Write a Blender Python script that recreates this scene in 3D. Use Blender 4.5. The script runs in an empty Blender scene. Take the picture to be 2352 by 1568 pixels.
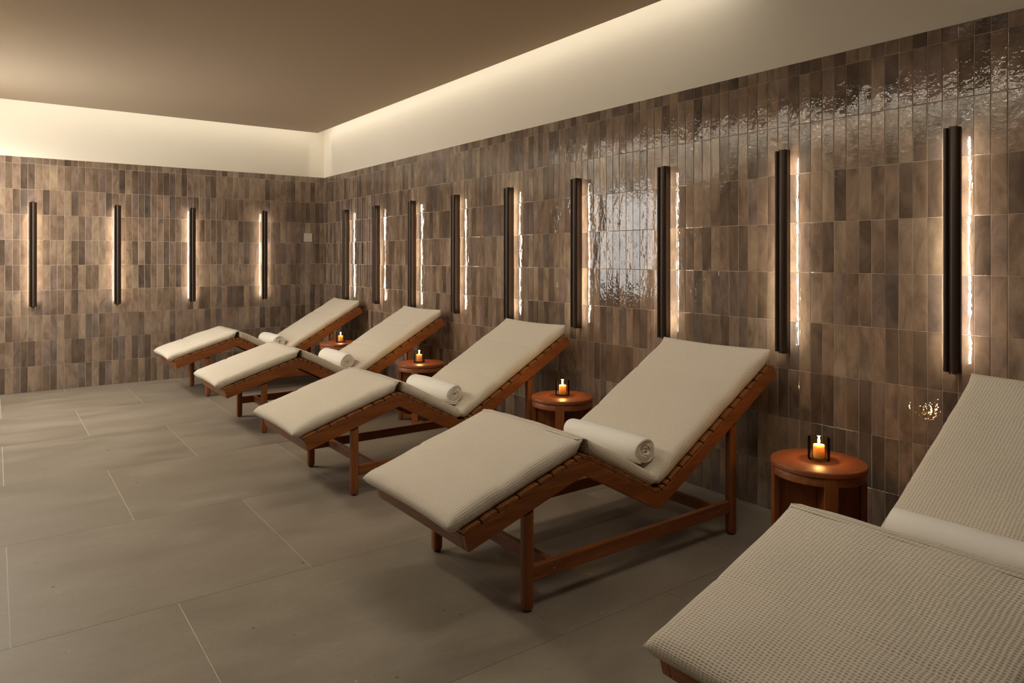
import bpy, bmesh, math, random
from mathutils import Vector, Matrix
random.seed(11)
S = bpy.context.scene
COL = S.collection
# ------------------------------------------------------------------ camera
cam = bpy.data.cameras.new('camera'); camo = bpy.data.objects.new('camera', cam); COL.objects.link(camo)
cam.sensor_width = 36; cam.lens = 1610.7 / 2352 * 36
cam.shift_y = -(784 - 591.8) / 2352
cam.clip_start = 0.05
camo.location = (-3.7277, -9.5109, 1.5)
camo.rotation_euler = (math.radians(90), 0, math.radians(-36.4378))
S.camera = camo
# ------------------------------------------------------------------ world, exposure
w = bpy.data.worlds.new('world'); S.world = w; w.use_nodes = True
w.node_tree.nodes['Background'].inputs[0].default_value = (0.02, 0.02, 0.025, 1)
w.node_tree.nodes['Background'].inputs[1].default_value = 0.2
S.view_settings.view_transform = 'Standard'
try: S.view_settings.look = 'None'
except Exception: pass
S.view_settings.exposure = 0.10
S.view_settings.gamma = 1.0
S.view_settings.use_curve_mapping = False
# ------------------------------------------------------------------ cove lights
WARM = (1.0, 0.90, 0.74)
XL, YF, ZC, ZT = -4.4, -11.2, 3.2, 3.42      # left wall, front wall, ceiling, pocket top
def cove(name, a, b, watt_m, wall_dir, col=WARM):
    a = Vector(a); b = Vector(b); L = (b - a).length
    l = bpy.data.lights.new(name, 'AREA'); l.shape = 'RECTANGLE'; l.size = L; l.size_y = 0.03
    l.energy = watt_m * L; l.color = col
    o = bpy.data.objects.new(name, l); COL.objects.link(o)
    o.location = (a + b) / 2
    xa = (b - a).normalized()
    z = -(Vector(wall_dir).normalized() * 0.30 + Vector((0, 0, -1))).normalized()   # light shines along -z
    ya = z.cross(xa).normalized(); xa = ya.cross(z).normalized()
    o.rotation_euler = Matrix((xa, ya, z)).transposed().to_euler()
    return o
cove('cove_light', (-0.165, -6.9, 3.36), (-0.165, -0.25, 3.36), 1.75, (1, 0, 0))
cove('cove_light', (-0.2, -0.235, 3.36), (XL + 0.2, -0.235, 3.36), 1.8, (0, 1, 0))
cove('cove_light', (XL + 0.165, -3.9, 3.36), (XL + 0.165, -0.25, 3.36), 2.5, (-1, 0, 0))
cove('cove_light', (XL + 0.165, -8.0, 3.36), (XL + 0.165, -3.9, 3.36), 3.5, (-1, 0, 0))
def fill_light(loc, watt):
    l = bpy.data.lights.new('fill_light', 'SPOT'); l.energy = watt; l.color = (1.0, 0.90, 0.76); l.spot_size = math.radians(150); l.spot_blend = 0.5; l.shadow_soft_size = 0.12 if loc[0] < -3.5 else 0.5
    o = bpy.data.objects.new('fill_light', l); COL.objects.link(o); o.location = loc
    return o
DL = [(-3.95, -1.1, 155), (-3.95, -2.9, 100), (-1.9, -5.8, 70), (-1.5, -7.9, 88)]  # fill lamps added out of view to brighten floor and loungers
for dx_, dy_, dw_ in DL: fill_light((dx_, dy_, ZC - 0.03), dw_)

# ------------------------------------------------------------------ material helpers
class N:
    def __init__(s, name):
        s.m = bpy.data.materials.new(name); s.m.use_nodes = True
        s.t = s.m.node_tree; s.n = s.t.nodes; s.l = s.t.links
        s.b = s.n['Principled BSDF']; s.out = s.n['Material Output']
    def add(s, typ, **kw):
        n = s.n.new(typ)
        for k, v in kw.items():
            if k.startswith('i_'):
                n.inputs[k[2:].replace('_', ' ')].default_value = v
            else: setattr(n, k, v)
        return n
    def link(s, a, b): s.l.new(a, b)
    def set(s, **kw):
        for k, v in kw.items(): s.b.inputs[k.replace('_', ' ')].default_value = v
    def math(s, op, a, b=None, clamp=False):
        n = s.n.new('ShaderNodeMath'); n.operation = op; n.use_clamp = clamp
        for i, v in enumerate((a, b)):
            if v is None: continue
            if isinstance(v, (int, float)): n.inputs[i].default_value = v
            else: s.l.new(v, n.inputs[i])
        return n.outputs[0]
    def mixc(s, fac, a, b, mode='MIX'):
        n = s.n.new('ShaderNodeMix'); n.data_type = 'RGBA'; n.blend_type = mode
        if isinstance(fac, (int, float)): n.inputs[0].default_value = fac
        else: s.l.new(fac, n.inputs[0])
        for sock, v in ((n.inputs[6], a), (n.inputs[7], b)):
            if isinstance(v, tuple): sock.default_value = (*v, 1)
            else: s.l.new(v, sock)
        return n.outputs[2]
    def noise(s, vec, scale, detail=3, rough=0.5, dist=0.0):
        n = s.n.new('ShaderNodeTexNoise'); n.inputs['Scale'].default_value = scale
        n.inputs['Detail'].default_value = detail; n.inputs['Roughness'].default_value = rough
        n.inputs['Distortion'].default_value = dist
        if vec is not None: s.l.new(vec, n.inputs['Vector'])
        return n.outputs['Fac']
    def mapr(s, v, a, b, c=0.0, d=1.0, smooth=False):
        n = s.n.new('ShaderNodeMapRange')
        if smooth: n.interpolation_type = 'SMOOTHSTEP'
        s.l.new(v, n.inputs[0])
        for i, q in enumerate((a, b, c, d)): n.inputs[i + 1].default_value = q
        return n.outputs[0]
    def coord(s, which='Object', scale=(1, 1, 1)):
        t = s.n.new('ShaderNodeTexCoord'); m = s.n.new('ShaderNodeMapping')
        s.l.new(t.outputs[which], m.inputs[0]); m.inputs['Scale'].default_value = scale
        return m.outputs[0]
    def bump(s, h, strength, dist, normal=None):
        n = s.n.new('ShaderNodeBump'); n.inputs['Strength'].default_value = strength
        n.inputs['Distance'].default_value = dist; s.l.new(h, n.inputs['Height'])
        if normal is not None: s.l.new(normal, n.inputs['Normal'])
        return n.outputs[0]

def m_plaster():
    k = N('plaster'); c = k.coord()
    col = k.mixc(k.noise(c, 1.3, 4), (0.78, 0.73, 0.625), (0.82, 0.77, 0.665))
    k.link(col, k.b.inputs['Base Color']); k.set(Roughness=0.85)
    k.link(k.bump(k.noise(c, 60, 3), 0.05, 0.002), k.b.inputs['Normal']); return k.m
def m_tile():
    k = N('glazed_zellige_tile')
    att = k.add('ShaderNodeAttribute', attribute_name='tile_rand')
    sep = k.add('ShaderNodeSeparateColor'); k.link(att.outputs['Color'], sep.inputs[0])
    r, g, b = sep.outputs
    tc = k.add('ShaderNodeTexCoord').outputs['Object']
    off = k.add('ShaderNodeVectorMath', operation='SCALE'); k.link(att.outputs['Color'], off.inputs[0]); off.inputs['Scale'].default_value = 37.0
    ad = k.add('ShaderNodeVectorMath', operation='ADD'); k.link(tc, ad.inputs[0]); k.link(off.outputs[0], ad.inputs[1])
    v = ad.outputs[0]
    mp = k.add('ShaderNodeMapping'); mp.inputs['Scale'].default_value = (1, 1, 0.45); k.link(v, mp.inputs[0]); vs = mp.outputs[0]
    ramp = k.add('ShaderNodeValToRGB'); k.link(r, ramp.inputs[0])
    e = ramp.color_ramp.elements
    stops = [(0.0, (0.100, 0.072, 0.055)), (0.16, (0.140, 0.099, 0.070)), (0.36, (0.203, 0.143, 0.100)),
             (0.55, (0.236, 0.165, 0.119)), (0.74, (0.268, 0.200, 0.137)), (0.88, (0.203, 0.144, 0.118)), (1.0, (0.121, 0.097, 0.078))]
    e[0].position = 0; e[0].color = (*stops[0][1], 1); e[1].position = 1; e[1].color = (*stops[-1][1], 1)
    for p, c in stops[1:-1]:
        x = e.new(p); x.color = (*c, 1)
    n1 = k.mapr(k.noise(vs, 11, 4, 0.6, 0.6), 0.3, 0.7, 0.60, 1.38)
    cm = k.add('ShaderNodeCombineColor')
    for i in range(3): k.link(n1, cm.inputs[i])
    col = k.mixc(1.0, ramp.outputs[0], cm.outputs[0], 'MULTIPLY')
    spk = k.mapr(k.noise(v, 160, 2, 0.5), 0.70, 0.76, 0, 0.6)
    col = k.mixc(spk, col, (0.05, 0.035, 0.03))
    k.link(col, k.b.inputs['Base Color'])
    k.link(k.mapr(k.noise(vs, 14, 3), 0.35, 0.7, 0.02, 0.05), k.b.inputs['Roughness'])
    k.set(IOR=1.5)
    h1 = k.noise(vs, 13, 2, 0.5, 0.4); h2 = k.noise(v, 52, 2, 0.5, 0.3); h3 = k.noise(v, 130, 1, 0.5)
    h = k.math('ADD', k.math('MULTIPLY', h1, 1.0), k.math('ADD', k.math('MULTIPLY', h2, 0.23), k.math('MULTIPLY', h3, 0.018)))
    k.link(k.bump(h, 1.0, 0.0030), k.b.inputs['Normal']); return k.m
def m_grout():
    k = N('wall_grout'); c = k.coord()
    k.link(k.mixc(k.noise(c, 40, 3), (0.44, 0.35, 0.27), (0.56, 0.46, 0.37)), k.b.inputs['Base Color']); k.set(Roughness=0.8); return k.m
def m_floor():
    k = N('floor_stone_tile'); c = k.coord()
    att = k.add('ShaderNodeAttribute', attribute_name='tile_rand')
    sep = k.add('ShaderNodeSeparateColor'); k.link(att.outputs['Color'], sep.inputs[0])
    off = k.add('ShaderNodeVectorMath', operation='SCALE'); k.link(att.outputs['Color'], off.inputs[0]); off.inputs['Scale'].default_value = 23.0
    ad = k.add('ShaderNodeVectorMath', operation='ADD'); k.link(c, ad.inputs[0]); k.link(off.outputs[0], ad.inputs[1]); v = ad.outputs[0]
    mp = k.add('ShaderNodeMapping'); mp.inputs['Scale'].default_value = (0.6, 1.4, 1); mp.inputs['Rotation'].default_value = (0, 0, 0.35); k.link(v, mp.inputs[0])
    n1 = k.noise(mp.outputs[0], 3.0, 7, 0.62, 0.3)
    col = k.mixc(k.mapr(n1, 0.3, 0.7), (0.178, 0.146, 0.108), (0.282, 0.241, 0.184))
    n2 = k.noise(v, 45, 5, 0.7); col = k.mixc(k.mapr(n2, 0.35, 0.7, 0, 0.35), col, (0.16, 0.14, 0.115))
    tint = k.mapr(sep.outputs[0], 0, 1, 0.0, 0.10); col = k.mixc(tint, col, (0.34, 0.27, 0.22))
    sp = k.mapr(k.noise(v, 26, 2, 0.4), 0.775, 0.79); col = k.mixc(sp, col, (0.10, 0.075, 0.055))
    sp2 = k.mapr(k.noise(v, 33, 2, 0.4), 0.785, 0.80); col = k.mixc(sp2, col, (0.50, 0.42, 0.33))
    k.link(col, k.b.inputs['Base Color'])
    k.link(k.mapr(n1, 0.3, 0.7, 0.42, 0.58), k.b.inputs['Roughness'])
    k.link(k.bump(k.math('ADD', n1, k.math('MULTIPLY', n2, 0.4)), 0.25, 0.003), k.b.inputs['Normal']); return k.m
def m_flgrout():
    k = N('floor_grout'); k.set(Base_Color=(0.60, 0.54, 0.45, 1), Roughness=0.8); return k.m
def m_wood(name, axis, base=(0.375, 0.128, 0.031), dark=(0.20, 0.059, 0.015)):
    k = N(name); sc = [9, 9, 9]; sc[axis] = 0.8
    c = k.coord('Object', tuple(sc)); 
    info = k.add('ShaderNodeObjectInfo')
    ad = k.add('ShaderNodeVectorMath', operation='ADD'); k.link(c, ad.inputs[0]); 
    cx = k.add('ShaderNodeCombineXYZ')
    for i in range(3): k.link(k.math('MULTIPLY', info.outputs['Random'], 17.0 + i), cx.inputs[i])
    k.link(cx.outputs[0], ad.inputs[1]); v = ad.outputs[0]
    n = k.noise(v, 2.2, 5, 0.6, 0.8)
    col = k.mixc(k.mapr(n, 0.3, 0.72), dark, base)
    n2 = k.noise(v, 14, 3, 0.6); col = k.mixc(k.mapr(n2, 0.45, 0.7, 0, 0.45), col, tuple(x * 0.6 for x in dark))
    k.link(col, k.b.inputs['Base Color']); k.set(Roughness=0.42)
    k.link(k.bump(n2, 0.15, 0.002), k.b.inputs['Normal']); return k.m
def m_fabric():
    k = N('waffle_weave_fabric')
    uv = k.add('ShaderNodeUVMap').outputs[0]
    sep = k.add('ShaderNodeSeparateXYZ'); 
    wob = k.add('ShaderNodeTexNoise'); wob.inputs['Scale'].default_value = 9; wob.inputs['Detail'].default_value = 2; k.link(uv, wob.inputs['Vector'])
    sc = k.add('ShaderNodeVectorMath', operation='SCALE'); k.link(wob.outputs['Color'], sc.inputs[0]); sc.inputs['Scale'].default_value = 0.012
    ad = k.add('ShaderNodeVectorMath', operation='ADD'); k.link(uv, ad.inputs[0]); k.link(sc.outputs[0], ad.inputs[1])
    k.link(ad.outputs[0], sep.inputs[0])
    P = 2 * math.pi
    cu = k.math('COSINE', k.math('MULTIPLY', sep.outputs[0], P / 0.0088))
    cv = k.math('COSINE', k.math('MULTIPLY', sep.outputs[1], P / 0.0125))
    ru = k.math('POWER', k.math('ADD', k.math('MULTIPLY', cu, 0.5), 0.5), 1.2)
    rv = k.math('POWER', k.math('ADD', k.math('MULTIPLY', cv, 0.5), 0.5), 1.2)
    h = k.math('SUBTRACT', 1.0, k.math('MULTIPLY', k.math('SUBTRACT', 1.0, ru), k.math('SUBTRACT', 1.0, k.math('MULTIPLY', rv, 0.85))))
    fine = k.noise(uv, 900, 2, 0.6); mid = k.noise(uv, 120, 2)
    pit_shade = k.math('MULTIPLY', k.math('SUBTRACT', 1.0, h), k.mapr(mid, 0.3, 0.7, 0.7, 1.2), True)
    col = k.mixc(pit_shade, (0.82, 0.755, 0.625), (0.42, 0.35, 0.26))  # self-shadow of the weave pits painted into the fabric colour
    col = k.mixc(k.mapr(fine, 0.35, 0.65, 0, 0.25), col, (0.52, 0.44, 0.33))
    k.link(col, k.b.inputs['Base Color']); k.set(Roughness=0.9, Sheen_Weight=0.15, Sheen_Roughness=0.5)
    hh = k.math('ADD', h, k.math('MULTIPLY', fine, 0.35))
    k.link(k.bump(hh, 0.8, 0.002), k.b.inputs['Normal']); return k.m
def m_towel():
    k = N('white_terry'); c = k.coord()
    n = k.noise(c, 350, 3, 0.7); n2 = k.noise(c, 25, 3)
    k.link(k.mixc(n2, (0.86, 0.83, 0.76), (0.90, 0.87, 0.80)), k.b.inputs['Base Color']); k.set(Roughness=0.95, Sheen_Weight=0.25)
    k.link(k.bump(k.math('ADD', n, k.math('MULTIPLY', n2, 0.6)), 0.6, 0.002), k.b.inputs['Normal']); return k.m
def m_bronze():
    k = N('dark_bronze'); c = k.coord('Object', (30, 30, 1.5))
    n = k.noise(c, 3, 3)
    k.link(k.mixc(n, (0.040, 0.026, 0.018), (0.055, 0.036, 0.024)), k.b.inputs['Base Color'])
    k.set(Metallic=0.55, Roughness=0.36); return k.m
def m_emit(name, col, st):
    k = N(name); k.set(Base_Color=(*col, 1), Roughness=0.5); k.b.inputs['Emission Color'].default_value = (*col, 1)
    k.b.inputs['Emission Strength'].default_value = st; return k.m
def m_simple(name, col, rough=0.5, metal=0.0, bumps=0.1):
    k = N(name); c = k.coord(); n = k.noise(c, 30, 3)
    k.link(k.mixc(n, tuple(x * 0.93 for x in col), col), k.b.inputs['Base Color']); k.set(Roughness=rough, Metallic=metal); return k.m
def m_glass():
    k = N('smoked_glass'); k.n.remove(k.b)
    tr = k.add('ShaderNodeBsdfTransparent'); tr.inputs[0].default_value = (0.93, 0.87, 0.76, 1)
    gl = k.add('ShaderNodeBsdfGlossy'); gl.inputs['Roughness'].default_value = 0.03
    fr = k.add('ShaderNodeFresnel'); fr.inputs[0].default_value = 1.3
    mx = k.add('ShaderNodeMixShader'); k.link(fr.outputs[0], mx.inputs[0]); k.link(tr.outputs[0], mx.inputs[1]); k.link(gl.outputs[0], mx.inputs[2])
    k.link(mx.outputs[0], k.out.inputs[0]); return k.m
def m_wax():
    k = N('candle_wax'); c = k.coord()
    k.link(k.mixc(k.noise(c, 30, 2), (0.85, 0.62, 0.30), (0.88, 0.67, 0.36)), k.b.inputs['Base Color'])
    k.set(Roughness=0.45, Subsurface_Weight=1.0, Subsurface_Scale=0.03)
    k.b.inputs['Subsurface Radius'].default_value = (1.0, 0.55, 0.18); return k.m

M = dict(plaster=m_plaster(), cpaint=m_simple('ceiling_paint', (0.48, 0.385, 0.275), 0.9), tile=m_tile(), grout=m_grout(), floor=m_floor(), fgrout=m_flgrout(),
         wx=m_wood('teak_lengthwise', 0), wy=m_wood('teak_crosswise', 1), wz=m_wood('teak_upright', 2), ws=m_wood('teak_slats', 1, (0.37, 0.142, 0.038), (0.20, 0.072, 0.019)),
         tx=m_wood('tabletop_teak', 0, (0.32, 0.092, 0.022), (0.23, 0.058, 0.013)),
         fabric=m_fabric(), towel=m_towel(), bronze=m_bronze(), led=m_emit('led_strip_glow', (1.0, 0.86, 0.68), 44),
         wax=m_wax(), line=m_emit('light_line', (1.0, 0.90, 0.74), 66), glass=m_glass(), flame=m_emit('candle_flame', (1.0, 0.62, 0.20), 60), wick=m_simple('wick', (0.03, 0.02, 0.015), 0.9),
         rubber=m_simple('black_glider', (0.02, 0.018, 0.016), 0.6), steel=m_simple('steel_screw', (0.5, 0.47, 0.42), 0.35, 0.9),
         plate=m_simple('switch_plate', (0.56, 0.49, 0.42), 0.3), pane=m_emit('frosted_pane', (0.98, 0.97, 0.93), 7.5),
         wframe=m_simple('window_frame_metal', (0.06, 0.05, 0.045), 0.4, 0.5))
# ------------------------------------------------------------------ mesh helpers
def mesh_obj(name, verts, faces, mats, parent=None, smooth=False, midx=None, loc=None):
    me = bpy.data.meshes.new(name); me.from_pydata([tuple(v) for v in verts], [], faces)
    if not isinstance(mats, (list, tuple)): mats = [mats]
    for m in mats: me.materials.append(m)
    if midx: me.polygons.foreach_set('material_index', midx)
    if smooth: me.polygons.foreach_set('use_smooth', [True] * len(me.polygons))
    me.update()
    o = bpy.data.objects.new(name, me); COL.objects.link(o)
    if parent: o.parent = parent
    if loc: o.location = loc
    return o
def fix_normals(o):
    bm = bmesh.new(); bm.from_mesh(o.data); bmesh.ops.recalc_face_normals(bm, faces=bm.faces); bm.to_mesh(o.data); bm.free(); return o
def bm_obj(name, bm, mat, parent=None, smooth=False):
    bmesh.ops.recalc_face_normals(bm, faces=bm.faces)
    me = bpy.data.meshes.new(name); bm.to_mesh(me); bm.free(); me.materials.append(mat)
    if smooth: me.polygons.foreach_set('use_smooth', [True] * len(me.polygons))
    o = bpy.data.objects.new(name, me); COL.objects.link(o)
    if parent: o.parent = parent
    return o
def bx(bm, x0, x1, y0, y1, z0, z1, bev=0.0, seg=2):
    g = bmesh.ops.create_cube(bm, size=1.0)['verts']
    for v in g: v.co = Vector((x0 + (v.co.x + .5) * (x1 - x0), y0 + (v.co.y + .5) * (y1 - y0), z0 + (v.co.z + .5) * (z1 - z0)))
    if bev:
        es = list({e for v in g for e in v.link_edges})
        bmesh.ops.bevel(bm, geom=es, offset=bev, segments=seg, affect='EDGES', profile=0.5)
def box(name, x0, x1, y0, y1, z0, z1, mat, parent=None, bev=0.0, seg=2):
    bm = bmesh.new(); bx(bm, x0, x1, y0, y1, z0, z1, bev, seg); return bm_obj(name, bm, mat, parent)
def lathe(name, prof, mat, parent=None, seg=48, closed=False):
    vs = []; fs = []
    n = len(prof)
    for i in range(seg):
        a = 2 * math.pi * i / seg
        for r, z in prof: vs.append((r * math.cos(a), r * math.sin(a), z))
    for i in range(seg):
        j = (i + 1) % seg
        for k in range(n if closed else n - 1):
            l = (k + 1) % n; fs.append((i * n + k, j * n + k, j * n + l, i * n + l))
    o = mesh_obj(name, vs, fs, mat, parent, True)
    bm = bmesh.new(); bm.from_mesh(o.data); bmesh.ops.remove_doubles(bm, verts=bm.verts, dist=1e-5)
    bmesh.ops.recalc_face_normals(bm, faces=bm.faces)
    for e in bm.edges:
        if len(e.link_faces) == 2 and e.calc_face_angle(0) > 0.7: e.smooth = False
    bm.to_mesh(o.data); bm.free(); return o
def thing(name, label, cat, loc, rz=0, group=None):
    o = bpy.data.objects.new(name, None); COL.objects.link(o); o.location = loc; o.rotation_euler = (0, 0, rz)
    o.empty_display_size = 0.1
    o['label'] = label; o['category'] = cat
    if group: o['group'] = group
    return o
def tag(o, label, cat, group=None):
    o['label'] = label; o['category'] = cat
    if group: o['group'] = group
    return o
def dup(root, loc, label):
    r = root.copy(); COL.objects.link(r); r.location = loc; r['label'] = label
    for ch in list(root.children):
        c = ch.copy(); COL.objects.link(c); c.parent = r
        for g in list(ch.children):
            d = g.copy(); COL.objects.link(d); d.parent = c
    return r
def structure(o): o['kind'] = 'structure'; return o

# ------------------------------------------------------------------ walls
TW, TH = 0.0688, 0.2833
ROWS = [k * TH for k in range(10)] + [2.624]
def wall(name, org, ux, nx, length, phase, rows_to=2.624, hole=None, seed=0):
    """tiled to 2.62 m, plaster above; org = floor corner, ux along the wall, nx into the room"""
    rnd = random.Random(seed)
    org = Vector(org); ux = Vector(ux); nx = Vector(nx); uz = Vector((0, 0, 1))
    vs, fs, mi, cols = [], [], [], []
    def P(s, z, d): return org + ux * s + uz * z + nx * d
    def quad(a, b, c, d, m, col=(0, 0, 0, 1)):
        i = len(vs); vs.extend([a, b, c, d]); cols.extend([col] * 4); fs.append((i, i + 1, i + 2, i + 3)); mi.append(m)
    def rect(s0, s1, z0, z1, d, m):
        if s0 == 0: s0 = -0.02
        if s1 == length: s1 = length + 0.02
        quad(P(s0, z0, d), P(s1, z0, d), P(s1, z1, d), P(s0, z1, d), m)
    def panel(z0, z1, d, m):
        if hole and hole[2] < z1 and hole[3] > z0:
            a, b, c, e = hole; c2 = max(c, z0); e2 = min(e, z1)
            if c2 > z0: rect(0, length, z0, c2, d, m)
            if e2 < z1: rect(0, length, e2, z1, d, m)
            rect(0, a, c2, e2, d, m); rect(b, length, c2, e2, d, m)
        else: rect(0, length, z0, z1, d, m)
    panel(0, 2.624, -0.0022, 0)                 # grout bed
    panel(2.624, ZT, -0.009, 1)                 # plaster, set back a little
    quad(P(0, 2.624, -0.0022), P(length, 2.624, -0.0022), P(length, 2.624, -0.009), P(0, 2.624, -0.009), 0)
    s = phase
    g = 0.0012
    while s < length:
        s0, s1 = max(s, 0), min(s + TW, length)
        if s1 - s0 > 0.006:
            for r in range(len(ROWS) - 1):
                z0, z1 = ROWS[r], ROWS[r + 1]
                if hole and s1 > hole[0] and s0 < hole[1] and z1 > hole[2] and z0 < hole[3]: 
                    if s0 > hole[0] - TW and s1 < hole[1] + TW and z1 - hole[2] > 0.02 and hole[3] - z0 > 0.02: continue
                c = (rnd.random(), rnd.random(), rnd.random(), 1)
                j = lambda q=0.0007: rnd.uniform(-q, q)
                a0, a1, b0, b1 = s0 + g + j(), s1 - g + j(), z0 + g + j(), z1 - g + j()
                tx, tz = rnd.gauss(0, 0.011), rnd.gauss(0, 0.006)      # tilt
                d0 = rnd.uniform(-0.0006, 0.0006)
                cs, cz = (a0 + a1) / 2, (b0 + b1) / 2
                D = lambda s_, z_: d0 + (s_ - cs) * tx + (z_ - cz) * tz * 0.5
                e = 0.0016
                i = len(vs)
                for (p, q) in ((a0, b0), (a1, b0), (a1, b1), (a0, b1)):
                    vs.append(P(p, q, -0.0035))
                for (p, q) in ((a0, b0), (a1, b0), (a1, b1), (a0, b1)):
                    vs.append(P(p, q, D(p, q) - 0.0011))
                for (p, q) in ((a0 + e, b0 + e), (a1 - e, b0 + e), (a1 - e, b1 - e), (a0 + e, b1 - e)):
                    vs.append(P(p, q, D(p, q)))
                cols.extend([c] * 12)
                for base in (0, 4):
                    for k in range(4):
                        l = (k + 1) % 4
                        fs.append((i + base + k, i + base + l, i + base + 4 + l, i + base + 4 + k)); mi.append(2)
                fs.append((i + 8, i + 9, i + 10, i + 11)); mi.append(2)
        s += TW
    o = mesh_obj(name, vs, fs, [M['grout'], M['plaster'], M['tile']], midx=mi)
    at = o.data.color_attributes.new('tile_rand', 'FLOAT_COLOR', 'POINT')
    at.data.foreach_set('color', [x for c in cols for x in c])
    # make every face look into the room
    bm = bmesh.new(); bm.from_mesh(o.data)
    for f in bm.faces:
        if f.normal.dot(nx) < -1e-4: f.normal_flip()
    bm.to_mesh(o.data); bm.free()
    return structure(o)
wall('wall_right', (0, 0, 0), (0, -1, 0), (-1, 0, 0), -YF, (8.278 % TW) - TW, seed=1)
wall('wall_back', (0, 0, 0), (-1, 0, 0), (0, -1, 0), -XL, -0.013, seed=2)
WIN = (0.84, 2.20, 0.95, 2.60)
wall('wall_left', (XL, 0, 0), (0, -1, 0), (1, 0, 0), -YF, -0.02, hole=WIN, seed=3)
wall('wall_front', (XL, YF, 0), (1, 0, 0), (0, 1, 0), -XL, -0.03, seed=4)
# window in the left wall
bm = bmesh.new()
y0, y1, z0, z1 = -WIN[1], -WIN[0], WIN[2], WIN[3]
for a in ((y0 - .06, y0 + .03, z0 - .06, z1 + .06), (y1 - .03, y1 + .06, z0 - .06, z1 + .06), (y0, y1, z0 - .06, z0 + .03), (y0, y1, z1 - .03, z1 + .06), ((y0 + y1) / 2 - .025, (y0 + y1) / 2 + .025, z0, z1)):
    bx(bm, XL - 0.06, XL + 0.012, a[0], a[1], a[2], a[3], 0.003)
wf = structure(bm_obj('window_1', bm, M['wframe']))
box('pane', XL - 0.035, XL - 0.030, y0, y1, z0, z1, M['pane'], wf)
# floor
FX = [-3.68, -2.490]
def floor():
    vs = [(XL, YF, -0.002), (0.0, YF, -0.002), (0.0, 0.0, -0.002), (XL, 0.0, -0.002)]; fs = [(0, 1, 2, 3)]; mi = [0]; cols = [(0, 0, 0, 1)] * 4
    rnd = random.Random(5); P = 1.1905
    ys = [-7.388 + P * k for k in range(-4, 8)]
    for r in range(len(ys) - 1):
        a, b = max(ys[r], YF), min(ys[r + 1], 0)
        if b <= a: continue
        x = -3.0835 - 3 * 1.1885 if (r % 2 == 0) else -2.489 - 3 * 1.1885
        while x < 0:
            c, d = max(x, XL), min(x + 1.1885, 0)
            if d - c > 0.01:
                i = len(vs); gx, gy = 0.0019, 0.0010
                vs += [(c + gx, a + gy, 0), (d - gx, a + gy, 0), (d - gx, b - gy, 0), (c + gx, b - gy, 0)]
                cc = (rnd.random(), rnd.random(), rnd.random(), 1); cols += [cc] * 4; fs.append((i, i + 1, i + 2, i + 3)); mi.append(1)
                vs += [(c + gx, a + gy, -.003), (d - gx, a + gy, -.003), (d - gx, b - gy, -.003), (c + gx, b - gy, -.003)]; cols += [cc] * 4
                for k in range(4):
                    l = (k + 1) % 4; fs.append((i + k, i + 4 + k, i + 4 + l, i + l)); mi.append(1)
            x += 1.1885
    o = mesh_obj('floor', vs, fs, [M['fgrout'], M['floor']], midx=mi)
    at = o.data.color_attributes.new('tile_rand', 'FLOAT_COLOR', 'POINT'); at.data.foreach_set('color', [x for c in cols for x in c])
    structure(o)
floor()
# exposed light line at the left ceiling edge
tr = structure(box('trim_1', XL + 0.110, XL + 0.181, -7.3, -0.3, 3.192, 3.1995, M['wframe'], None))
box('led_strip', XL + 0.140, XL + 0.172, -7.28, -0.32, 3.1885, 3.1915, M['line'], tr)
# ceiling: dropped slab, pocket above
bm = bmesh.new()
bx(bm, XL + 0.18, -0.18, YF, -0.25, ZC, ZC + 0.03)
bx(bm, XL - 0.05, 0.05, YF - 0.05, 0.05, ZT, ZT + 0.05)
structure(bm_obj('ceiling', bm, M['cpaint']))

# ceiling rings modelled around the added fill lamps
dl0 = None
for i, (dx_, dy_, dw_) in enumerate(DL):
    if dl0 is None:
        dl0 = lathe('fill_light_ring', [(0.062, 0.010), (0.062, -0.003), (0.078, -0.003), (0.080, 0.0), (0.080, 0.004)], M['plaster'], None, 40)
        dl0.location = (dx_, dy_, ZC - 0.004); d_ = dl0
    else:
        d_ = dl0.copy(); COL.objects.link(d_); d_.location = (dx_, dy_, ZC - 0.004)
    tag(d_, ['added round fill light in the ceiling, back left corner', 'added round fill light in the ceiling, second along the left wall', 'added round fill light in the ceiling over the fully visible lounger', 'added round fill light in the ceiling over the nearest lounger'][i], 'ceiling light', 'added fill lights in the ceiling')
# ------------------------------------------------------------------ loungers
X0 = -1.2
def fillet(P, radii, n=8):
    out = [Vector(P[0])]
    for i in range(1, len(P) - 1):
        a, b, c = Vector(P[i - 1]), Vector(P[i]), Vector(P[i + 1]); r = radii[i - 1]
        u = (a - b).normalized(); v = (c - b).normalized(); ang = u.angle(v); t = r / math.tan(ang / 2)
        p, q = b + u * t, b + v * t
        for k in range(n + 1):
            f = k / n; out.append(p * (1 - f) ** 2 + b * 2 * f * (1 - f) + q * f * f)
    out.append(Vector(P[-1])); return out
RT = [(-2.236, 0.402), (-1.598, 0.603), (-1.106, 0.336), (-0.148, 0.886)]        # rail top
RU = [(-2.216, 0.331), (-1.598, 0.525), (-1.106, 0.262), (-0.112, 0.826)]        # rail underside
rt = fillet(RT, [0.10, 0.08]); ru = fillet(RU, [0.004, 0.06])
HW = 0.405
def path_at(x):
    P = rt
    for i in range(len(P) - 1):
        if P[i].x <= x <= P[i + 1].x or i == len(P) - 2 or (i == 0 and x < P[0].x):
            d = (P[i + 1] - P[i]); t = (x - P[i].x) / d.x; n = Vector((-d.y, d.x)).normalized()
            return P[i] + d * t, n
def smooth_at(x):
    p, _ = path_at(x); a, _ = path_at(x - 0.02); b, _ = path_at(x + 0.02)
    d = (b - a); return p, Vector((-d.y, d.x)).normalized()
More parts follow.
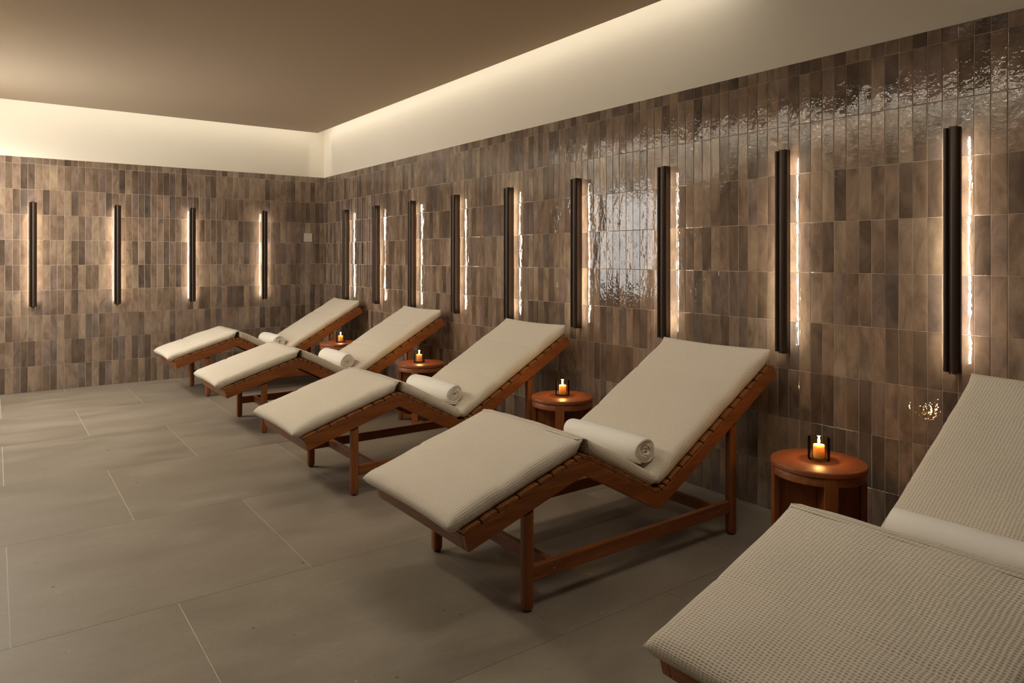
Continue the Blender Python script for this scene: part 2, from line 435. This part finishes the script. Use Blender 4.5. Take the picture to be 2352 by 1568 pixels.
def prism(name, poly, y0, y1, mat, parent, bev=0.003):
    n = len(poly)
    vs = [(p[0] - X0, y0, p[1]) for p in poly] + [(p[0] - X0, y1, p[1]) for p in poly]
    fs = [tuple(range(n)), tuple(range(2 * n - 1, n - 1, -1))] + [(i, (i + 1) % n, n + (i + 1) % n, n + i) for i in range(n)]
    bm = bmesh.new(); V = [bm.verts.new(v) for v in vs]
    for f in fs: bm.faces.new([V[i] for i in f])
    bmesh.ops.recalc_face_normals(bm, faces=bm.faces)
    if bev:
        es = [e for e in bm.edges if e.calc_face_angle(0) > 0.6]
        bmesh.ops.bevel(bm, geom=es, offset=bev, segments=2, affect='EDGES', profile=0.5)
    return bm_obj(name, bm, mat, parent)
GAPS = [-2.236, -2.151, -2.069, -1.96, -1.851, -1.777, -1.703, -1.646, -1.611, -1.572, -1.532, -1.495, -1.411, -1.345, -1.283, -1.216, -1.148,
        -1.118, -1.086, -1.054, -1.021, -0.933, -0.858, -0.765, -0.685, -0.595, -0.511, -0.437, -0.363, -0.298, -0.235, -0.16]
ST = 0.021      # slat thickness
def slat_deck(parent):
    bm = bmesh.new()
    for i in range(len(GAPS) - 1):
        a, b = GAPS[i] + 0.0035, GAPS[i + 1] - 0.0035
        up, lo = [], []
        nn = 5
        for k in range(nn):
            x = a + (b - a) * k / (nn - 1); p, n = smooth_at(x)
            drop = 0.004 if k in (0, nn - 1) else 0.0
            up.append(p + n * (ST - drop)); lo.append(p + n * 0.0)
        # pull the end points in slightly so the long edges read as rounded
        poly = lo + up[::-1]
        V0 = [bm.verts.new((p.x - X0, -HW, p.y)) for p in poly]; V1 = [bm.verts.new((p.x - X0, HW, p.y)) for p in poly]
        n = len(poly)
        bm.faces.new(V0); bm.faces.new(V1[::-1])
        for q in range(n): bm.faces.new((V0[q], V0[(q + 1) % n], V1[(q + 1) % n], V1[q]))
    bmesh.ops.recalc_face_normals(bm, faces=bm.faces)
    es = [e for e in bm.edges if e.calc_face_angle(0) > 1.0]
    bmesh.ops.bevel(bm, geom=es, offset=0.003, segments=2, affect='EDGES', profile=0.5)
    return bm_obj('slat_deck', bm, M['ws'], parent)

def slat_top(x):
    p, n = smooth_at(x); return p + n * ST, n
# arc length table along slat top
def arc_table():
    xs = [-2.30 + 0.004 * i for i in range(560)]
    pts = [slat_top(x) for x in xs]; s = [0]
    for i in range(1, len(xs)): s.append(s[-1] + (pts[i][0] - pts[i - 1][0]).length)
    return xs, s
def edge_(i, j, NU, NV): return (i in (0, NU)) or (j in (0, NV))
def mattress(parent, seed=0, T=0.078):
    """three pillow panels (foot, seat, back) joined along their top edges; own waviness per lounger"""
    rnd = random.Random(seed)
    W = 0.395
    # straight segment frames: origin, direction, normal, length, edge height start/end
    segs = []
    off = ST + 0.002
    def line(a, b):
        a, b = Vector(a), Vector(b); d = (b - a); L = d.length; d.normalize(); n = Vector((-d.y, d.x)); return a, d, n, L
    a, d, n, L = line(RT[0], RT[1]); segs.append((a + n * off - d * 0.055, d, n, L + 0.055 + 0.004, 0.58, 0.88, 0))
    kn = (a + n * off + d * L)
    a, d, n, L = line(RT[1], RT[2]); segs.append((a + n * off + d * 0.002, d, n, L - 0.036, 0.88, 0.62, 1))
    a, d, n, L = line(RT[2], RT[3]); segs.append((a + n * off + d * 0.024, d, n, L + 0.012, 0.62, 0.98, 2))
    bm = bmesh.new(); uvl = bm.loops.layers.uv.new('UVMap')
    sbase = 0.0
    for (o, d, n, L, e0, e1, idx) in segs:
        NU = max(int(L / 0.014), 12); NV = 46
        def ease(t):   # cluster near the ends
            return 0.5 - 0.5 * math.cos(math.pi * t)
        us = [ease(i / NU) * 0.6 + (i / NU) * 0.4 for i in range(NU + 1)]; vs_ = [ease(j / NV) * 0.6 + (j / NV) * 0.4 for j in range(NV + 1)]
        ph = [rnd.uniform(0, 6.28) for _ in range(8)]
        seams = {0: [0.42], 1: [], 2: [0.36, 0.70]}[idx]
        top, bot = {}, {}
        for i, u in enumerate(us):
            for j, v in enumerate(vs_):
                s = u * L; y = (v * 2 - 1) * W
                # distance to edges
                du = min(s, L - s); dv = W - abs(y)
                R = 0.050
                eu = math.sqrt(max(0, 1 - (1 - min(du / R, 1)) ** 2)); ev = math.sqrt(max(0, 1 - (1 - min(dv / 0.040, 1)) ** 2))
                e = eu * ev
                # broad pillow crown
                crown = (1 - abs(2 * u - 1) ** 3) * (1 - abs(2 * v - 1) ** 3)
                t = T * (0.80 + 0.24 * crown)
                for q, sm in enumerate(seams): t -= 0.0055 * math.exp(-((u - sm - 0.012 * math.sin(v * 3 + ph[q])) * L / 0.012) ** 2)
                wob = 0.0016 * math.sin(s * 19 + ph[0] + 2 * math.sin(y * 5 + ph[1])) + 0.0013 * math.sin(y * 23 + ph[2] + 3 * math.sin(s * 7 + ph[3]))
                ed = 0.0025 * math.sin(s * 31 + ph[4]) * (1 - ev) + 0.002 * math.sin(y * 27 + ph[5]) * (1 - eu)
                w0 = max(0.0, 1 - s / 0.10) ** 1.5; w1 = max(0.0, 1 - (L - s) / 0.10) ** 1.5
                z0 = T * 0.80 * (0.40 + (e0 - 0.40) * w0 + (e1 - 0.40) * w1)
                # free corners of foot and head end stay pinched up a little
                zt = z0 + (t - z0) * e + wob * e
                zb = z0 * (1 - min(1, e * 1.35)) + 0.0005
                # side edges bow in slightly between the corners
                yy = y * (1 - 0.012 * math.sin(math.pi * u) * (abs(2 * v - 1) ** 4)) + ed * (1 if y > 0 else -1) * abs(2 * v - 1) ** 6
                ss = s
                if idx == 0 and i < NU * 0.3: ss = s + 0.012 * math.sin(math.pi * v) * (1 - u) ** 8
                if idx == 2 and u > 0.7: ss = s - 0.016 * math.sin(math.pi * v) * u ** 10
                kz = 0.41 * zt
                if idx == 0: ss += kz * max(0.0, 1 - (L - s) / 0.12)
                if idx == 1: ss -= kz * max(0.0, 1 - s / 0.12)
                base = o + d * ss
                pt = base + n * zt; pb = base + n * zb - d * (0.0 if edge_(i, j, NU, NV) or idx == 2 else (kz * max(0.0, 1 - (L - s) / 0.12) if idx == 0 else -kz * max(0.0, 1 - s / 0.12)))
                edge = (i in (0, NU)) or (j in (0, NV))
                top[i, j] = bm.verts.new((pt.x - X0, yy, pt.y))
                bot[i, j] = top[i, j] if edge else bm.verts.new((pb.x - X0, yy, pb.y))
        for i in range(NU):
            for j in range(NV):
                for lay, flip in ((top, False), (bot, True)):
                    vv = [lay[i, j], lay[i + 1, j], lay[i + 1, j + 1], lay[i, j + 1]]
                    if len(set(vv)) < 3: continue
                    if flip: vv = vv[::-1]
                    try: f = bm.faces.new(vv)
                    except ValueError: continue
                    f.smooth = True
                    idxs = [(i, j), (i + 1, j), (i + 1, j + 1), (i, j + 1)]
                    if flip: idxs = idxs[::-1]
                    for lp, (a_, b_) in zip(f.loops, idxs):
                        yv = (vs_[b_] * 2 - 1) * W; sv = us[a_] * L
                        # widen uv over the rounded edges so the weave does not stretch
                        def wrap(q, lo, hi, R):
                            dd = min(q - lo, hi - q)
                            if dd < R:
                                arc = R * math.acos(max(-1, min(1, 1 - dd / R))) 
                                return (lo - R * 0.57 + arc) if q - lo < hi - q else (hi + R * 0.57 - arc)
                            return q
                        lp[uvl].uv = (sbase + wrap(sv, 0, L, 0.050) + (0 if not flip else 0.4), wrap(yv, -W, W, 0.040))
        sbase += L
    # top hinge strips bridging the panels
    def strip(pa, pb, sag):
        rows = []
        for k in range(7):
            f = k / 6; p = pa.lerp(pb, f)
            rows.append([bm.verts.new((p.x - X0, (j / 12 * 2 - 1) * (W - 0.012), p.y + sag * math.sin(math.pi * f))) for j in range(13)])
        for k in range(6):
            for j in range(12):
                f = bm.faces.new((rows[k][j], rows[k + 1][j], rows[k + 1][j + 1], rows[k][j + 1])); f.smooth = True
                for lp in f.loops: lp[uvl].uv = (lp.vert.co.x, lp.vert.co.y)
    me = bpy.data.meshes.new('mattress'); 
    s0, s1, s2 = segs
    strip(s0[0] + s0[1] * (s0[3] - 0.004) + s0[2] * T * 0.80, s1[0] + s1[1] * 0.004 + s1[2] * T * 0.80, 0.004)
    bmesh.ops.recalc_face_normals(bm, faces=bm.faces)
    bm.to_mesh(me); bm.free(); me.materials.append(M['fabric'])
    o = bpy.data.objects.new('mattress', me); COL.objects.link(o); o.parent = parent
    return o

def leg_mesh(name, top, mat, parent, x, y, slope=0.0, w=0.027):
    """rounded-square post, chamfered foot, top cut to the rail slope"""
    n = 28; zs = [0.006, 0.012, 0.022, 0.3 * top, top]; rs = [0.70, 0.90, 1.0, 1.0, 1.0]
    vs = []; fs = []
    for z, r in zip(zs, rs):
        for i in range(n):
            a = 2 * math.pi * i / n; c, s = math.cos(a), math.sin(a); p = 3.2
            k = (abs(c) ** p + abs(s) ** p) ** (-1 / p) * w * r * 0.93
            dx = k * c
            vs.append((x + dx, y + k * s, z + (slope * dx if z == top else 0)))
    for q in range(len(zs) - 1):
        for i in range(n):
            j = (i + 1) % n; fs.append((q * n + i, q * n + j, q * n + n + j, q * n + n + i))
    fs.append(tuple(range(n - 1, -1, -1))); fs.append(tuple((len(zs) - 1) * n + i for i in range(n)))
    o = mesh_obj(name, vs, fs, mat, parent, True)
    bm = bmesh.new(); bm.from_mesh(o.data); bmesh.ops.recalc_face_normals(bm, faces=bm.faces)
    for e in bm.edges:
        if len(e.link_faces) == 2 and e.calc_face_angle(0) > 0.9: e.smooth = False
    bm.to_mesh(o.data); bm.free()
    g = lathe('glider', [(0, 0), (w * 0.55, 0), (w * 0.6, 0.002), (w * 0.6, 0.0065), (0, 0.0065)], M['rubber'], o, 20)
    g.location = (x, y, 0)
    return o
def make_lounger(label, loc, seed):
    t = thing('lounger', label, 'lounger', loc, 0, 'teak loungers in a row along the right wall')
    poly = [tuple(p) for p in ru] + [tuple(p) for p in rt[::-1]]
    for sy in (-1, 1):
        y0, y1 = (-HW, -HW + 0.034) if sy < 0 else (HW - 0.034, HW)
        prism('side_rail', poly, y0, y1, M['wx'], t, 0.003)
    # foot and head boards between the rails
    def board(name, pt, pu, th):
        pt, pu = Vector(pt), Vector(pu); d = (Vector((1, 0)) if th > 0 else Vector((-1, 0)))
        ax = (pt - pu).normalized(); q = Vector((ax.y, -ax.x)) * th
        prism(name, [tuple(pt), tuple(pu), tuple(pu + q), tuple(pt + q)], -HW + 0.0345, HW - 0.0345, M['wy'], t, 0.002)
    board('end_board', RT[0], RU[0], 0.030)
    board('end_board', RT[3], RU[3], -0.030)
    slat_deck(t)
    for sy in (-1, 1):
        y = sy * 0.378
        leg_mesh('leg', 0.418, M['wz'], t, -1.904 - X0, y, 0.31)
        leg_mesh('leg', 0.598, M['wz'], t, -0.503 - X0, y, 0.567)
        st = box('side_stretcher', -1.879 - X0, -0.528 - X0, y - 0.015, y + 0.015, 0.122, 0.186, M['wx'], t, 0.004)
        for sx in (-1.765, -0.625):
            sc = lathe('screw', [(0, 0.0), (0.0045, 0.0), (0.004, 0.0015), (0, 0.0018)], M['steel'], st, 12)
            sc.location = (sx - X0, y + sy * 0.0149, 0.150); sc.rotation_euler = (-sy * math.pi / 2, 0, 0)
    for x in (-1.765, -0.625):
        box('cross_stretcher', x - 0.015 - X0, x + 0.015 - X0, -0.363, 0.363, 0.124, 0.184, M['wy'], t, 0.004)
    mattress(t, seed)
    return t
YC = [-1.065, -3.024, -4.970, -6.770, -8.580]
LX = [0.035, 0.04, 0.008, 0.0, 0.0]
LL = ['teak lounger with cream mattress, farthest away, nearest the back wall',
      'teak lounger with cream mattress, second from the back wall',
      'teak lounger with cream mattress, the middle one of the row of five',
      'teak lounger with beige mattress, whole frame and legs visible, second nearest the camera',
      'nearest lounger with large beige waffle mattress, cut off by the right edge']
for i in range(5): make_lounger(LL[i], (X0 + LX[i], YC[i], 0), 20 + i)

# ------------------------------------------------------------------ towels
def towel(label, x, yn, yf, z, seed, R=0.073):
    rnd = random.Random(seed)
    turns = 4.6; th = R / (turns + 0.6); L = (yf - yn); n = int(turns * 34)
    prof = []   # cross-section loop in (radial offset, axial)
    hh = th * 0.47; m = 6
    for k in range(m + 1):
        a = math.pi / 2 - math.pi * k / m; prof.append((hh * math.sin(a), L / 2 - hh + hh * math.cos(a)))
    for k in range(1, 6): prof.append((-hh, (L / 2 - hh) * (1 - k / 3)))
    for k in range(m + 1):
        a = -math.pi / 2 - math.pi * k / m; prof.append((hh * math.sin(a), -L / 2 + hh + hh * math.cos(a)))
    for k in range(1, 6): prof.append((hh, -(L / 2 - hh) * (1 - k / 3)))
    M_ = len(prof); vs, fs = [], []
    ph = [rnd.uniform(0, 6.28) for _ in range(6)]
    for i in range(n + 1):
        f = i / n; th_a = f * turns * 2 * math.pi + 0.9
        r = th * 0.55 + f * turns * th
        sq = 1 + 0.05 * math.sin(2 * th_a + ph[0]) + 0.018 * math.sin(3 * th_a + ph[1] + f * 4)
        ax_j = 0.006 * math.sin(th_a * 0.9 + ph[2]) + 0.004 * math.sin(th_a * 2.3 + ph[3])
        for (dr, ax) in prof:
            taper = 1 - 0.08 * min(1, max(0, (abs(ax) - L / 2 + 0.05) / 0.05)) ** 2
            rr = (r + dr) * sq * taper
            if f > 0.75: rr += 0.0015 * math.sin(ax * 26 + ph[4] + th_a)
            yy = ax + (ax_j if ax > 0 else -ax_j) * (abs(ax) / (L / 2)) ** 3
            vs.append((rr * math.cos(th_a) , yy, rr * math.sin(th_a)))
    for i in range(n):
        for k in range(M_):
            l = (k + 1) % M_; fs.append((i * M_ + k, (i + 1) * M_ + k, (i + 1) * M_ + l, i * M_ + l))
    fs.append(tuple(range(M_))); fs.append(tuple(n * M_ + k for k in range(M_ - 1, -1, -1)))
    o = mesh_obj('rolled_towel', vs, fs, M['towel'], None, True, loc=(x, (yn + yf) / 2, z))
    fix_normals(o); o.rotation_euler = (0, rnd.uniform(-0.6, 0.6), rnd.uniform(-0.02, 0.02))
    return tag(o, label, 'towel', 'rolled white towels on the loungers')
TZ = 0.528
towel('rolled white towel on the lounger nearest the back wall', -1.10 + LX[0], -1.35, -0.80, TZ, 1)
towel('rolled white towel on the second lounger from the back wall', -1.10 + LX[1], -3.31, -2.74, TZ, 2)
towel('rolled white towel on the middle lounger of the five', -1.10 + LX[2], -5.25, -4.66, TZ, 3)
towel('rolled white towel with spiral end on the fully visible lounger, second nearest the camera', -1.10, -7.08, -6.53, TZ, 4)
towel('rolled white towel on the nearest lounger, running out of the right edge', -1.10, -8.89, -8.28, TZ, 5)

# ------------------------------------------------------------------ side tables
def make_table(label, loc):
    t = thing('side_table', label, 'table', loc, 0, 'round teak side tables between the loungers')
    R = 0.2155
    top = lathe('tabletop', [(0, 0.509), (R - 0.004, 0.509), (R, 0.513), (R, 0.529), (R - 0.002, 0.533), (R - 0.006, 0.535), (0, 0.535)], M['tx'], t, 72)
    lathe('apron', [(R - 0.030, 0.4700), (R - 0.008, 0.4700), (R - 0.006, 0.472), (R - 0.006, 0.501), (R - 0.012, 0.5085), (R - 0.030, 0.5085)], M['wx'], t, 72, closed=True)
    for k in range(4):
        a = math.radians(45 + 90 * k)
        bm = bmesh.new()
        # curved outer leg: arc of the circle, 6 cm wide
        n = 6; half = 0.031 / R
        Vv = []
        for z in (0.0, 0.5085):
            outer = [(math.cos(a + half * (2 * i / n - 1)) * (R - 0.0035), math.sin(a + half * (2 * i / n - 1)) * (R - 0.0035), z) for i in range(n + 1)]
            inner = [(math.cos(a + half * (2 * i / n - 1)) * (R - 0.031), math.sin(a + half * (2 * i / n - 1)) * (R - 0.031), z) for i in range(n, -1, -1)]
            Vv.append([bm.verts.new(p) for p in outer + inner])
        m = len(Vv[0])
        bm.faces.new(Vv[0][::-1]); bm.faces.new(Vv[1])
        for i in range(m): bm.faces.new((Vv[0][i], Vv[0][(i + 1) % m], Vv[1][(i + 1) % m], Vv[1][i]))
        bmesh.ops.recalc_face_normals(bm, faces=bm.faces)
        es = [e for e in bm.edges if e.calc_face_angle(0) > 1.0]; bmesh.ops.bevel(bm, geom=es, offset=0.002, segments=2, affect='EDGES', profile=0.5)
        bm_obj('leg', bm, M['wz'], t)
    for k in range(2):
        a = math.radians(45 + 90 * k); q = R - 0.0315
        bm = bmesh.new(); bx(bm, -q, q, -0.009, 0.009, 0.018, 0.5085, 0.0015) if k == 0 else (bx(bm, -q, -0.0095, -0.009, 0.009, 0.018, 0.5085, 0.0015), bx(bm, 0.0095, q, -0.009, 0.009, 0.018, 0.5085, 0.0015))
        bmesh.ops.rotate(bm, verts=bm.verts, cent=(0, 0, 0), matrix=Matrix.Rotation(a, 3, 'Z'))
        bm_obj('cross_panel', bm, M['wz'], t)
    return t
TP = [(-0.555, -1.887), (-0.560, -3.810), (-0.530, -5.772), (-0.567, -7.689)]
TL = ['round wooden side table nearest the back wall, mostly hidden, holding a candle',
      'round wooden side table between the second and third loungers from the back wall',
      'round wooden side table behind the knee of the fully visible lounger',
      'round dark wooden side table at right, left of the nearest lounger']
CP = [(-0.535, -1.880), (-0.570, -3.790), (-0.522, -5.765), (-0.556, -7.685)]
tab = make_table(TL[0], (*TP[0], 0))
for i in range(1, 4): dup(tab, (*TP[i], 0), TL[i])

# candles in glasses
def make_glass(label, loc):
    o = lathe('glass_candle_holder', [(0, 0.0), (0.046, 0.0), (0.049, 0.003), (0.050, 0.010), (0.050, 0.104), (0.0485, 0.1055), (0.0470, 0.104), (0.0468, 0.014), (0.044, 0.011), (0, 0.011)], M['glass'], None, 48)
    o.location = loc; return tag(o, label, 'candle holder', 'smoked glass candle holders on the side tables')
def make_candle(label, loc):
    t = thing('candle', label, 'candle', loc, 0, 'lit pillar candles in the glasses')
    lathe('wax', [(0, 0.0), (0.0245, 0.0), (0.0255, 0.002), (0.0255, 0.058), (0.0245, 0.061), (0.022, 0.0612), (0.016, 0.0585), (0, 0.0575)], M['wax'], t, 36)
    lathe('wick', [(0, 0.057), (0.0011, 0.057), (0.0009, 0.068), (0, 0.0685)], M['wick'], t, 8)
    fl = lathe('flame', [(0, 0.0655), (0.0028, 0.067), (0.0054, 0.073), (0.0060, 0.078), (0.0048, 0.086), (0.0024, 0.095), (0, 0.104)], M['flame'], t, 16)
    l = bpy.data.lights.new('flame_light', 'POINT'); l.energy = 2.2; l.color = (1.0, 0.58, 0.24); l.shadow_soft_size = 0.012
    lo = bpy.data.objects.new('flame_light', l); COL.objects.link(lo); lo.parent = t; lo.location = (0, 0, 0.088)
    return t
GL = ['small smoked glass tumbler on the farthest side table', 'smoked glass tumbler on the side table second from the back wall',
      'smoked glass tumbler on the side table behind the fully visible lounger', 'large looking smoked glass tumbler on the nearest side table at right']
CL = ['lit candle on the farthest side table', 'lit candle on the side table second from the back wall',
      'lit candle on the side table behind the fully visible lounger', 'lit candle on the nearest side table at right']
g0 = make_glass(GL[0], (*CP[0], 0.5352)); c0 = make_candle(CL[0], (*CP[0], 0.5465))
for i in range(1, 4):
    dup(g0, (*CP[i], 0.5352), GL[i]); dup(c0, (*CP[i], 0.5465), CL[i])

# ------------------------------------------------------------------ wall sconces
def extr(name, poly, z0, z1, mat, parent, bev=0.0, smooth=False):
    n = len(poly); bm = bmesh.new()
    A = [bm.verts.new((x, y, z0)) for x, y in poly]; B = [bm.verts.new((x, y, z1)) for x, y in poly]
    bm.faces.new(A[::-1]); bm.faces.new(B)
    for i in range(n): bm.faces.new((A[i], A[(i + 1) % n], B[(i + 1) % n], B[i]))
    bmesh.ops.recalc_face_normals(bm, faces=bm.faces)
    o = bm_obj(name, bm, mat, parent)
    if smooth:
        bm = bmesh.new(); bm.from_mesh(o.data)
        for f in bm.faces: f.smooth = True
        for e in bm.edges:
            if e.calc_face_angle(0) > 0.55: e.smooth = False
        bm.to_mesh(o.data); bm.free()
    return o
def make_sconce(label, loc, rz):
    """local x = along the wall to the viewer's right, local y = out of the wall (negative into the room)"""
    t = thing('wall_sconce', label, 'wall lamp', loc, rz, 'tall dark bronze bar lamps on the tiled walls')
    # housing on the wall
    extr('housing', [(-0.016, -0.004), (0.016, -0.004), (0.018, -0.066), (-0.018, -0.066)], -0.590, 0.588, M['bronze'], t)
    # front cover: narrow lobe at left, wide lobe at right
    front = []
    def arc(cx, hw, base, h, n=9):
        return [(cx + hw * -math.cos(math.pi * k / n), base - h * math.sin(math.pi * k / n)) for k in range(n + 1)]
    poly = [(-0.0375, -0.0665), (0.0375, -0.0665)] + [(x, y) for x, y in arc(0.0125, 0.025, -0.0700, 0.016)][::-1] + [(x, y) for x, y in arc(-0.0265, 0.011, -0.0700, 0.012)][::-1]
    extr('front_cover', poly, -0.580, 0.580, M['bronze'], t, smooth=True)
    for sx in (-1, 1):
        extr('led_strip', [(sx * 0.0190, -0.0640), (sx * 0.0290, -0.0640), (sx * 0.0290, -0.0664), (sx * 0.0190, -0.0664)], -0.550, 0.550, M['led'], t)
    s = lathe('screw', [(0, 0), (0.0035, 0), (0.003, 0.0012), (0, 0.0015)], M['steel'], t, 10)
    s.location = (-0.004, -0.0665, -0.5845); s.rotation_euler = (math.pi / 2, 0, 0)
    return t
ZL = 1.537
ORD = ['first', 'second', 'third', 'fourth', 'fifth', 'sixth', 'seventh', 'eighth', 'ninth']
def lab_r(i):
    extra = {5: ', left of bright reflection', 8: ', tallest in view'}
    return 'dark bar lamp on right wall, %s from the room corner%s' % (ORD[i], extra.get(i, ''))
s0 = make_sconce(lab_r(0), (0, -0.874, ZL), -math.pi / 2)
for i in range(1, 9): dup(s0, (0, -0.874 - 0.9 * i, ZL), lab_r(i))
BX = [-3.382, -2.555, -1.730, -0.839]
BL = ['dark bar lamp on the back wall, leftmost of the four', 'dark bar lamp on the back wall, second from the left edge',
      'dark bar lamp on the back wall, third from the left edge', 'dark bar lamp on the back wall, nearest the room corner']
for i, x in enumerate(BX):
    r = dup(s0, (x, 0, ZL), BL[i]); r.rotation_euler = (0, 0, 0)
# switch plate
bm = bmesh.new(); bx(bm, -0.285, -0.168, -0.010, -0.0015, 1.722, 1.840, 0.002)
sw = bm_obj('wall_switch', bm, M['plate']); tag(sw, 'small square blank wall plate on the back wall near the corner', 'switch')
